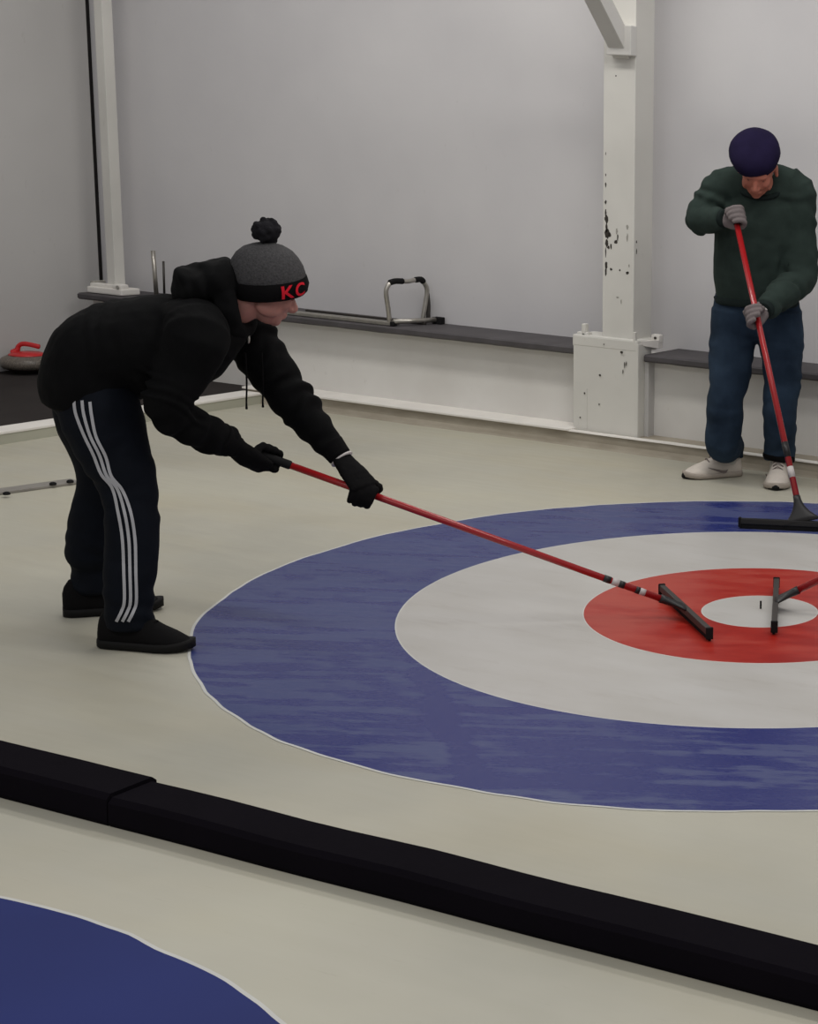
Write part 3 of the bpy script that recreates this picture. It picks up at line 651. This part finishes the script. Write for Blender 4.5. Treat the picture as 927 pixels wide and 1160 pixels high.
# ================================================================ PERSON 1 : leaning, black hoodie
PB = {}
def P1():
    near_hip, far_hip = A1(108, 436, .10), A1(100, 432, -.10)
    nk, fk = A1(147, 558, .15), A1(112, 552, -.15)
    heelN, toeN = ground(122, 731), ground(213, 737); heelF, toeF = ground(78, 697), ground(172, 690)
    dN = (toeN - heelN).normalized(); dF = (toeF - heelF).normalized()
    na = heelN + dN * .065 + Z * .10; fa = heelF + dF * .065 + Z * .10
    print('P1 leg', (near_hip - nk).length, (nk - na).length, (far_hip - fk).length, (fk - fa).length, 'shoe', (toeN - heelN).length, (toeF - heelF).length, 'hipz', near_hip.z, 'knee', nk.z)
    shN, shF = A1(222, 382, .185), A1(268, 366, -.16)
    eN, eF = A1(191, 462, .22), A1(326, 444, -.13)
    wN, wF = A1(266, 506, .055), A1(385, 517, -.03)
    print('arms', (shN - eN).length, (eN - wN).length, (shF - eF).length, (eF - wF).length, 'shoulders', (shN - shF).length)
    pel, waist, chest, uch, nkb = A1(104, 428), A1(125, 392), A1(178, 388), A1(226, 372), A1(258, 352)
    hc = A1(301, 325); hf = (F * .87 - Z * .42 - R * .30); hu = Z + F * .15
    hf.normalize()
    cN, cF = polepx(n1, pd1, 304, 518), polepx(n1, pd1, 410, 560)
    back = (nkb - pel).normalized()
    # ---- body
    b = NB()
    torso = [(pel, .15, .10), (waist, .14, .10), (chest, .155, .11), (uch, .15, .09), (nkb, .06, .06), (A1(276, 345), .055, .055), (hc - hu.normalized() * .03 - hf * .03, .05, .05)]
    add_tube(b, torso, ref=R, seg=24)
    for sh, e, w in ((shN, eN, wN), (shF, eF, wF)):
        add_tube(b, [(uch.lerp(sh, .5), .06), (sh, .055), (sh.lerp(e, .5), .046), (e, .038), (e.lerp(w, .4), .038), (w, .024)], seg=16)
    for h, k_, a in ((near_hip, nk, na), (far_hip, fk, fa)):
        add_tube(b, [(h, .085), (h.lerp(k_, .5), .072), (k_, .052), (k_.lerp(a, .35), .052), (a, .033)], seg=16)
        add_tube(b, [(a, .030), (a - Z * .045 + (dN if h is near_hip else dF) * .02, .024), (a - Z * .068 + (dN if h is near_hip else dF) * .10, .016)], seg=12)
    hand(b, wN, cN, pd1, -1, .80, fr=.0085, rho=.0275, sweep=200); hand(b, wF, cF, -pd1, 1, .80, fr=.0085, rho=.0275, sweep=160, open_=.55)
    head(b, hc, hf, hu, 1.0)
    me = remesh(b, .0045, 3); body = obj('person', me, M['skin'], None, True)
    tag(body, 'person in black hoodie, striped tracksuit trousers and grey pompom hat leaning over a squeegee', 'person')
    s_ = hf.cross((hu - hf * hu.dot(hf)).normalized()); u_ = s_.cross(hf)
    for q in (-1, 1):
        b = NB(); add_ell(b, hc + hf * .078 + s_ * q * .031 + u_ * .0, .0085, .0085, .0085, seg=14); obj('eyelid', b, M['lid'], body, True)
    # ---- trousers
    b = NB()
    tk = lambda p_, l: A1(p_[0], p_[1], l)
    add_tube(b, [(A1(106, 445, .085), .112, .112), (A1(114, 470, .10), .112, .115), (A1(127, 505, .12), .097, .105), (A1(145, 550, .145), .078, .084), (A1(149, 585, .16), .076, .078), (A1(149, 630, .17), .080, .078), (na + Z * .09 + dN * .012, .076, .072), (na + dN * .012 - Z * .030, .070, .068)], ref=R, seg=24, cap=.2)
    add_tube(b, [(A1(102, 445, -.085), .112, .112), (A1(104, 470, -.10), .112, .113), (A1(113, 505, -.13), .095, .098), (A1(115, 545, -.15), .076, .073), (A1(107, 585, -.17), .075, .072), (A1(103, 620, -.185), .078, .075), (fa + Z * .10 + dF * .012, .074, .074), (fa - Z * .02 + dF * .02, .064, .064)], ref=R, seg=24, cap=.2)
    add_tube(b, [(A1(105, 455), .175, .122), (A1(104, 435), .17, .12)], ref=R, seg=24, sub=1, cap=.4)
    me = remesh(b, .007, 5)
    displace(me, .006, 7, [(A1(140, 525, .12), A1(150, 590, .15), .0035, 2.2, .13), (A1(149, 640, .17), na, .004, 2.2, .12), (A1(100, 600, -.17), fa, .005, 2.4, .12), (A1(95, 470, .1), A1(135, 530, .1), .003, 2.5, .16)])
    tr = obj('trousers', me, M['navy_track'], body, True)
    bvh = BVHTree.FromPolygons([v.co for v in me.vertices], [p.vertices for p in me.polygons])
    # three stripes laid on the outer side of the near leg
    base = [(84, 452), (86, 468), (95, 492), (106, 515), (122, 537), (134.5, 553), (141, 580), (146, 612), (147.5, 650), (148, 680), (145, 692), (139, 704)]
    offs = [(-.0), 8.5, 16]
    for k_ in range(3):
        pts = []
        for i, (x, y) in enumerate(base):
            sp = [0, 9.2, 18.0][k_] * (1.0 if i < 2 else .78 if i < 4 else .62 if i < 6 else .78 if i < 8 else .74)
            if k_ == 0 and 3 <= i <= 3: pass
            pts.append((V((x + sp - (0 if i < 4 else 7), y + sp * (.18 if i < 6 else 0), 0)),))
        sp_ = spline(pts, 10); b = NB(); prev = None
        for i, (c,) in enumerate(sp_):
            t = (sp_[min(i + 1, len(sp_) - 1)][0] - sp_[max(i - 1, 0)][0]).normalized(); nn = V((-t.y, t.x, 0)) * 1.75; row = []
            for sg in (-1, -.33, .33, 1):
                q = c + nn * sg; d = ray(q.x, q.y).normalized(); hit = bvh.ray_cast(CC, d)
                row.append(b.verts.new(hit[0] + hit[1] * .0018) if hit[0] else None)
            if prev and all(prev) and all(row):
                for j in range(3):
                    if max((row[j].co - row[j + 1].co).length, (prev[j].co - row[j].co).length) < .06: b.faces.new((prev[j], prev[j + 1], row[j + 1], row[j]))
            prev = row
        ob = obj('stripe', b, M['stripe'], tr, True); ob['label'] = 'light grey stripe down the trouser leg'
    # ---- hoodie
    b = NB()
    add_tube(b, [(A1(104, 454), .188, .138), (A1(104, 436), .20, .146), (A1(107, 420), .205, .149), (A1(117, 402), .205, .150), (A1(146, 394), .205, .155), (A1(180, 392), .21, .162), (A1(214, 384), .20, .148), (A1(240, 370), .15, .118), (A1(262, 356), .085, .082)], ref=R, seg=28, cap=.12)
    add_tube(b, [(A1(215, 372, .08), .10), (shN, .098), (A1(208, 420, .20), .080, .082), (eN, .064, .070), (A1(224, 486, .14), .056, .057), (wN - (wN - eN).normalized() * .035, .050)], ref=R, seg=20, cap=.3)
    add_tube(b, [(A1(235, 368, -.05), .10), (shF, .088), (A1(298, 406, -.15), .076, .078), (eF, .070, .07), (A1(355, 482, -.09), .058), (wF - (wF - eF).normalized() * .012, .042)], ref=R, seg=20, cap=.15)
    me = remesh(b, .007, 6)
    displace(me, .006, 8, [(A1(280, 380, -.15), eF, .007, 3, .13), (eF, wF, .009, 4, .11), (A1(205, 440, .2), eN, .008, 2.5, .14), (eN, wN, .008, 3.5, .10), (A1(110, 400), A1(150, 395), .005, 2, .25), (A1(190, 395), A1(240, 370), .004, 2, .25)])
    ho = obj('hoodie', me, M['black_fleece'], body, True)
    # sleeve cuffs
    for w, e, r_ in ((wN, eN, .046), (wF, eF, .040)):
        d = (w - e).normalized(); b = NB(); o_ = -.02 if w is wN else .0
        add_tube(b, [(w + d * (o_ - .05), r_ + .004), (w + d * (o_ - .02), r_), (w + d * o_, r_ - .002)], ref=R, seg=24, cap=.1); obj('cuff', b, M['black_knit'], ho, True)
    # hood lying on the upper back and round the neck
    b = NB()
    add_ell(b, A1(224, 324), .080, .13, .062, V((.86 * F.x, .86 * F.y, .5)), R, V((-.5 * F.x, -.5 * F.y, .86)), 24)
    add_ell(b, A1(216, 317, .02), .050, .10, .046, F, R, Z, 20)
    add_ell(b, A1(250, 318), .075, .12, .075, F, R, Z, 20)
    cen = A1(268, 346); ax = (A1(300, 335) - A1(240, 356)).normalized(); vv = R.cross(ax).normalized()
    ringp = []
    for i in range(25):
        q = 2 * math.pi * i / 24; ringp.append((cen + R * (.098 * math.cos(q)) + vv * (.082 * math.sin(q)) + ax * (-.018 + .012 * math.sin(q * 2)), .036, .030))
    add_tube(b, ringp, ref=ax, seg=12, sub=2)
    me = remesh(b, .006, 6); displace(me, .008, 11, [(A1(205, 320), A1(262, 310), .006, 2.5, .2)])
    hd = obj('hood', me, M['hood'], ho, True)
    # drawstrings hanging under the chest, zip pull
    for (px, y0, y1, l) in ((279, 400, 463, .02), (297.5, 400, 461, -.06)):
        a_ = A1(px - 1, y0, l); e_ = A1(px + .5, y1, l); b = NB()
        add_tube(b, [(a_, .0028), (a_.lerp(e_, .5) + F * .002, .0028), (e_ + Z * .02, .0028), (e_, .004)], ref=R, seg=8, sub=4); obj('drawstring', b, M['black_glove'], ho, True)
    bv = BVHTree.FromPolygons([v.co for v in ho.data.vertices], [p.vertices for p in ho.data.polygons])
    h1 = bv.ray_cast(CC, ray(280.5, 383).normalized())
    if h1[0] is not None:
        b = NB(); add_tube(b, [(h1[0] + h1[1] * .003 + Z * .010, .0035), (h1[0] + h1[1] * .004, .0045), (h1[0] + h1[1] * .003 - Z * .014, .003)], ref=R, seg=8); o_ = obj('zip_pull', b, M['steel'], ho, True); o_['label'] = 'silver zip pull'
    # ---- gloves
    for (w, e, c, pd, sg, lb) in ((wN, eN, cN, pd1, -1, None), (wF, eF, cF, -pd1, 1, None)):
        b = NB(); hand(b, w, c, pd, sg, 1.26 if w is wN else 1.16, rho=.0275, fr=.0112, sweep=(205 if w is wN else 165), open_=(0 if w is wN else .55))
        d = (w - e).normalized(); add_tube(b, [(w - d * .045, .036), (w, .036)], ref=R, seg=16)
        me = remesh(b, .0032, 2); displace(me, .0015, 40); obj('glove', me, M['black_glove'], body, True)
    d = (wF - eF).normalized(); b = NB(); add_tube(b, [(wF + d * .008, .0385), (wF + d * .014, .0385)], ref=R, seg=24, cap=0, sub=1); o_ = obj('glove_trim', b, M['label'], body, True); o_['label'] = 'pale grey band at the glove cuff'
    # ---- shoes
    shoe(body, heelN - dN * .015, toeN, (M['black_shoe'], M['black_sole'], M['black_shoe']), L=(toeN - heelN).length + .03, hgt=.135, W=.052, boot=1)
    shoe(body, heelF - dF * .01, toeF, (M['black_shoe'], M['black_sole'], M['black_shoe']), L=(toeN - heelN).length + .03, hgt=.135, W=.052, boot=1)
    # ---- beanie
    hz_ = (Z - F * .02 + R * .20).normalized(); hx_ = (F - hz_ * F.dot(hz_)).normalized(); hy_ = hz_.cross(hx_)
    bc = A1(304.5, 322)
    cr_ = (.109, .095)
    def cuffp(q, h, o=0):
        k_ = 1 + .06 * math.sin(math.pi * (h + .5))
        return bc + hx_ * ((cr_[0] * k_ + o) * math.cos(q)) + hy_ * ((cr_[1] * k_ + o) * math.sin(q)) + hz_ * (h * .058 + .004 * math.cos(q))
    b = NB(); prof = [(1.0, .01), (1.04, .032), (1.0, .058), (.91, .082), (.77, .104), (.58, .120), (.36, .129), (.12, .131)]
    rings = []
    for kf, h in prof:
        rings.append([b.verts.new(bc + hx_ * (cr_[0] * kf * math.cos(q) - h * .06) + hy_ * cr_[1] * kf * math.sin(q) + hz_ * h) for q in [2 * math.pi * i / 48 for i in range(48)]])
    for r0, r1 in zip(rings, rings[1:]):
        for i in range(48): b.faces.new((r0[i], r0[(i + 1) % 48], r1[(i + 1) % 48], r1[i]))
    b.faces.new(rings[0][::-1]); b.faces.new(rings[-1])
    be = obj('beanie', b, M['grey_knit'], body, True); be['label'] = 'grey knitted hat with black cuff and pompom'
    b = NB(); rows = []
    for i in range(72):
        q = 2 * math.pi * i / 72; row = [cuffp(q, -.5, -.014), cuffp(q, -.55, -.002), cuffp(q, -.4, .003), cuffp(q, 0, .004), cuffp(q, .4, .003), cuffp(q, .55, -.002), cuffp(q, .5, -.014)]
        rows.append([b.verts.new(p) for p in row])
    for i in range(72):
        for j in range(7): b.faces.new((rows[i][j], rows[(i + 1) % 72][j], rows[(i + 1) % 72][(j + 1) % 7], rows[i][(j + 1) % 7]))
    cf = obj('hat_cuff', b, M['black_knit'], be, True)
    b = NB(); pc = A1(302, 262)
    add_ell(b, pc, .040, .040, .036, F, R, Z, 20)
    rr_ = random.Random(7)
    for i in range(46):
        v_ = V((rr_.gauss(0, 1), rr_.gauss(0, 1), rr_.gauss(0, 1))).normalized(); add_ell(b, pc + v_ * .036, .011, .011, .011, seg=8)
    me = remesh(b, .003, 1); obj('pompom', me, M['pom'], be, True)
    # letters on the cuff
    fc = bpy.data.curves.new('t', 'FONT'); fc.body = 'KC'; fc.size = .058; fc.space_character = 1.12; fc.offset = .0012
    to = bpy.data.objects.new('t', fc); COL.objects.link(to); dg = bpy.context.evaluated_depsgraph_get(); dg.update()
    tm = bpy.data.meshes.new_from_object(to.evaluated_get(dg)); bpy.data.objects.remove(to)
    b = NB(); b.from_mesh(tm)
    bmesh.ops.triangulate(b, faces=b.faces)
    bmesh.ops.subdivide_edges(b, edges=b.edges, cuts=2, use_grid_fill=True)
    for v in b.verts:
        ang = math.radians(-70) + v.co.x / .105; hh = (v.co.y - .021) / .058 
        v.co = cuffp(ang, hh * 1.0, .0062)
    ob = obj('lettering', b, M['red_thread'], be); ob['label'] = 'red letters KC on the black cuff'
P1()

# ================================================================ PERSON 2 : green sweatshirt, flat cap
def P2():
    def onpole(q): return n2 + pd2 * (q - n2).dot(pd2)
    hipR, hipL = A2(832, 360, -.02), A2(882, 362, -.02)       # his right is image left
    kR, kL = A2(822, 455, .04), A2(884, 458, .04)
    heelR, toeR = ground(838, 538), ground(779, 542); heelL, toeL = ground(884, 541), ground(879, 556)
    dR = (toeR - heelR).normalized(); dL = (toeL - heelL).normalized()
    LS = .29
    heelL = toeL - dL * LS; toeR = heelR + dR * LS
    aR = heelR + dR * .06 + Z * .10; aL = heelL + dL * .06 + Z * .10
    print('P2 feet', heelR, toeR, heelL, toeL, 'legs', (hipR - kR).length, (kR - aR).length, 'hipz', hipR.z)
    shR, shL = A2(820, 212, .05), A2(902, 214, .05)
    eR, eL = A2(789, 249, .10), A2(908, 312, .08)
    cT = polepx(n2, pd2, 833, 247); cB = polepx(n2, pd2, 866, 357)
    wR = cT + (eR - cT).normalized() * .085 + Z * .0; wL = cB + (V((eL.x, eL.y, eL.z)) - cB).normalized() * .085
    print('P2 arms', (shR - eR).length, (eR - wR).length, (shL - eL).length, (eL - wL).length, 'sh', (shR - shL).length, 'poledist', cT, cB)
    pel, wst, cst, uch = A2(858, 350, -.03), A2(860, 300, -.02), A2(861, 250, .0), A2(862, 215, .04)
    hc = A2(859, 191, .20); hf = (N2 * .76 - L2 * .06 - Z * .62).normalized(); hu = (N2 * .78 + Z * .62)
    b = NB()
    add_tube(b, [(pel, .15, .10), (wst, .15, .11), (cst, .165, .12), (uch, .14, .09), (A2(862, 206, .10), .06, .06), (hc - hf * .03 - hu * .02, .055, .055)], ref=L2, seg=24)
    for sh, e, w in ((shR, eR, wR), (shL, eL, wL)):
        add_tube(b, [(uch.lerp(sh, .5), .06), (sh, .055), (sh.lerp(e, .5), .045), (e, .04), (e.lerp(w, .4), .038), (w, .025)], seg=16)
    for h, k_, a, d in ((hipR, kR, aR, dR), (hipL, kL, aL, dL)):
        add_tube(b, [(h, .085), (h.lerp(k_, .5), .072), (k_, .055), (k_.lerp(a, .35), .055), (a, .035)], seg=16)
        add_tube(b, [(a, .030), (a - Z * .045 + d * .02, .024), (a - Z * .068 + d * .10, .016)], seg=12)
    hand(b, wR, cT, pd2, -1, .78, fr=.0085, rho=.031, sweep=195, spread=1.15); hand(b, wL, cB, pd2, 1, .78, fr=.0085, rho=.031, sweep=165, spread=1.15, open_=.4)
    head(b, hc, hf, hu, 1.06)
    me = remesh(b, .0048, 3); body = obj('person', me, M['skin2'], None, True)
    tag(body, 'person in dark green sweatshirt, jeans, navy flat cap and white trainers standing by the wall', 'person')
    s_ = hf.cross((hu - hf * hu.dot(hf)).normalized()); u_ = s_.cross(hf)
    for q in (-1, 1):
        b = NB(); add_ell(b, hc + hf * .078 + s_ * q * .031, .0085, .0085, .0085, seg=14); obj('eyelid', b, M['lid'], body, True)
    # jeans
    b = NB()
    add_tube(b, [(A2(834, 352, -.02), .115, .12), (A2(829, 395, -.01), .108, .11), (A2(827, 430, .02), .094, .10), (kR, .085, .092), (A2(821, 480, .02), .088, .09), (A2(819, 505, .0), .082, .082), (aR + Z * .06, .074, .074), (aR - Z * .005, .070, .068)], ref=L2, seg=24, cap=.03)
    add_tube(b, [(A2(882, 354, -.02), .115, .12), (A2(886, 395, -.01), .105, .11), (A2(887, 430, .02), .090, .098), (kL, .080, .09), (A2(884, 485, .01), .078, .085), (aL + Z * .06, .078, .083), (aL + Z * .005, .076, .078)], ref=L2, seg=24, cap=.03)
    add_tube(b, [(A2(858, 372, -.03), .19, .12), (A2(858, 350, -.03), .205, .135), (A2(858, 332, -.03), .195, .125)], ref=L2, seg=24)
    me = remesh(b, .007, 5)
    displace(me, .006, 8, [(A2(832, 380), A2(826, 450), .004, 2.0, .15), (kR, aR, .004, 2.6, .13), (kL, aL, .004, 2.6, .13), (A2(885, 390), A2(886, 450), .005, 2.5, .15)])
    obj('jeans', me, M['denim'], body, True)
    # dark cuff of the image-right trouser leg, turned up round the ankle
    b = NB(); rp = []
    for i in range(21):
        q = math.radians(20 + 15.5 * i); rp.append((aL + Z * .01 + L2 * (.070 * math.cos(q)) + N2 * (.075 * math.sin(q)) + Z * .02 * math.sin(q * .5), .016, .012))
    add_tube(b, rp, ref=Z, seg=10, sub=2); obj('hem_strap', b, M['black_glove'], body, True)
    for a in (aR, aL):
        b = NB(); add_tube(b, [(a + Z * .04, .042), (a - Z * .005, .044), (a - Z * .03, .046)], ref=L2, seg=18); obj('sock', b, M['sock'], body, True)
    # sweatshirt
    b = NB()
    add_tube(b, [(A2(858, 337, -.02), .195, .135), (A2(859, 318, -.01), .208, .155), (A2(860, 285, .0), .212, .165), (A2(861, 250, .02), .208, .155), (A2(861, 222, .04), .19, .125), (A2(862, 207, .075), .11, .09)], ref=L2, seg=28, cap=.12)
    add_tube(b, [(A2(840, 215, .04), .10), (shR, .090), (A2(803, 234, .07), .080), (eR + L2 * .02, .068, .074), (eR.lerp(wR, .55), .060), (wR, .048)], ref=Z, seg=20, cap=.3)
    add_tube(b, [(A2(882, 215, .04), .10), (shL, .088), (A2(906, 262, .05), .080), (eL, .078), (eL.lerp(wL, .5), .070), (wL - (cB - wL) * .1, .050)], ref=L2, seg=20, cap=.3)
    add_tube(b, [(shR + Z * .0, .085), (A2(862, 208, .045), .10, .095), (shL, .085)], ref=Z, seg=20, cap=.5)
    me = remesh(b, .007, 5)
    displace(me, .006, 8, [(eL + Z * .1, wL, .012, 3.6, .13), (shR, eR, .008, 2.5, .13), (eR, wR, .009, 2.6, .12), (A2(850, 240), A2(870, 320), .004, 2, .25), (shL, eL, .006, 3, .12)])
    sw = obj('sweatshirt', me, M['green_sweat'], body, True)
    for w, e, r_ in ((wR, eR, .047), (wL, eL, .048)):
        d = (w - e).normalized(); b = NB(); add_tube(b, [(w - d * .035, r_), (w + d * .002, r_ - .004), (w + d * .018, r_ - .008)], ref=Z, seg=24, cap=.1); obj('cuff', b, M['green_rib'], sw, True)
    b = NB(); rp = []
    for i in range(25):
        q = 2 * math.pi * i / 24; rp.append((A2(862, 212, .10) + L2 * (.098 * math.cos(q)) + (N2 * .75 - Z * .66) * (.07 * math.sin(q)), .014, .012))
    add_tube(b, rp, ref=N2, seg=10, sub=2); obj('neckband', b, M['green_rib'], sw, True)
    b = NB(); rp = []
    for i in range(33):
        q = 2 * math.pi * i / 32; rp.append((A2(858, 341, -.02) + L2 * (.190 * math.cos(q)) + N2 * (.134 * math.sin(q)), .009, .020))
    add_tube(b, rp, ref=N2, seg=10, sub=2); obj('waistband', b, M['green_rib'], sw, True)
    # gloves
    for (w, c, pd, sg) in ((wR, cT, pd2, -1), (wL, cB, pd2, 1)):
        b = NB(); hand(b, w, c, pd, sg, 1.24, rho=.031, fr=.0118, sweep=(200 if c is cT else 170), spread=1.15, open_=(0 if c is cT else .4))
        me = remesh(b, .0034, 2); displace(me, .0012, 40); gl = obj('glove', me, M['grey_glove'], body, True)
        if c is cB:
            bv = BVHTree.FromPolygons([v.co for v in me.vertices], [p.vertices for p in me.polygons]); h = bv.ray_cast(CC, ray(868.5, 348).normalized())
            if h[0] is not None:
                b = NB(); add_ell(b, h[0] + h[1] * .001, .016, .016, .003, h[1].orthogonal().normalized(), h[1].cross(h[1].orthogonal().normalized()), h[1], 12); o_ = obj('glove_badge', b, M['label'], gl, True); o_['label'] = 'small pale badge on the back of the glove'
    # shoes
    for hl, to, sd in ((heelR, toeR, 1), (heelL, toeL, -1)):
        sh, Mx, k_ = shoe(body, hl, to, (M['white_shoe'], M['shoe_sole'], M['grey_shoe']), L=LS, hgt=.140, W=.058, label='white running shoe')
        b = NB()
        for sg in (-1, 1):
            pts = [V((.085, 0, .040)), V((.10, 0, .030)), V((.13, 0, .038)), V((.19, 0, .058))]; wd = [.004, .016, .012, .002]
            rows = []
            hw = lambda x: .0445 + .006 * max(0, (x - .1) / .09)
            for p_, w_ in zip(spline([(a,) for a in pts], 6), [wd[0] + (wd[1] - wd[0]) * i / 6 for i in range(6)] + [wd[1] + (wd[2] - wd[1]) * i / 6 for i in range(6)] + [wd[2] + (wd[3] - wd[2]) * i / 6 for i in range(7)]):
                q = p_[0]; rows.append([b.verts.new(Mx @ V((q.x * k_, sg * (hw(q.x) + .0045), q.z + w_ / 2))), b.verts.new(Mx @ V((q.x * k_, sg * (hw(q.x) + .006), q.z - w_ / 2)))])
            for r0, r1 in zip(rows, rows[1:]): b.faces.new((r0[0], r1[0], r1[1], r0[1]))
        obj('shoe_mark', b, M['grey_shoe'], sh)
        b = NB(); add_tube(b, [(Mx @ V((.250 * k_, -.034, .010)), .010, .007), (Mx @ V((.292 * k_, 0, .016)), .014, .012), (Mx @ V((.250 * k_, .034, .010)), .010, .007)], ref=Z, seg=10); obj('toe_guard', b, M['black_sole'], sh, True)
    # flat cap
    cu = (hu - hf * hu.dot(hf)).normalized(); cc = A2(855.5, 172, .22)
    cd = (N2 * .80 + Z * .60).normalized(); cs = L2; cf = cs.cross(cd).normalized()
    if cf.z > 0: cf = -cf
    b = NB(); rings = []
    for kf, h in ((.86, -.035), (1.0, -.018), (1.03, .0), (.98, .02), (.84, .038), (.60, .052), (.3, .060), (.08, .062)):
        rings.append([b.verts.new(cc + cs * (.114 * kf * math.cos(q)) + cf * (.130 * kf * math.sin(q)) + cd * (h + .006 * math.sin(q) * kf)) for q in [2 * math.pi * i / 48 for i in range(48)]])
    for r0, r1 in zip(rings, rings[1:]):
        for i in range(48): b.faces.new((r0[i], r0[(i + 1) % 48], r1[(i + 1) % 48], r1[i]))
    b.faces.new(rings[0][::-1]); b.faces.new(rings[-1])
    me = bpy.data.meshes.new('c'); bmesh.ops.recalc_face_normals(b, faces=b.faces); b.to_mesh(me); b.free(); displace(me, .004, 14)
    cp = obj('flat_cap', me, M['navy_cap'], body, True)
    b = NB(); rows = []
    for i in range(25):
        q = math.radians(25 + 130 * i / 24); r_ = [(.90, -.012), (1.06, -.014), (1.06, -.024), (.88, -.030)]
        rows.append([b.verts.new(cc + cs * (.104 * kf * math.cos(q)) + cf * (.122 * kf * math.sin(q)) + cd * h) for kf, h in r_])
    for r0, r1 in zip(rows, rows[1:]):
        for j in range(4): b.faces.new((r0[j], r1[j], r1[(j + 1) % 4], r0[(j + 1) % 4]))
    b.faces.new(rows[0]); b.faces.new(rows[-1][::-1]); obj('cap_peak', b, M['navy_cap'], cp, True)
    # short grey hair below the cap at the sides
    b = NB()
    add_ell(b, hc - hf * .03 - u_ * .012, .078, .080, .045, hf, s_, u_, 20)
    me = remesh(b, .004, 1); displace(me, .003, 60); obj('hair', me, M['grey_hair'], body, True)
P2()

# ================================================================ LIGHT
def area(name, loc, sx, sy, power, col=(1, .97, .92), rot=(0, 0, 0)):
    l = bpy.data.lights.new(name, 'AREA'); l.shape = 'RECTANGLE'; l.size = sx; l.size_y = sy; l.energy = power; l.color = col
    o = bpy.data.objects.new(name, l); COL.objects.link(o); o.location = loc; o.rotation_euler = rot; return o
area('light_strip', (-2.6, .9, 3.7), 5.0, .35, 68)
area('light_strip', (1.5, -.2, 3.8), 4.0, .35, 62)
area('light_strip', (0.5, -4.5, 3.8), 6.0, .35, 72)
w = bpy.data.worlds.new('World'); S.world = w; w.use_nodes = True
bg = w.node_tree.nodes['Background']; bg.inputs[0].default_value = (.95, .96, 1.0, 1); bg.inputs[1].default_value = .33
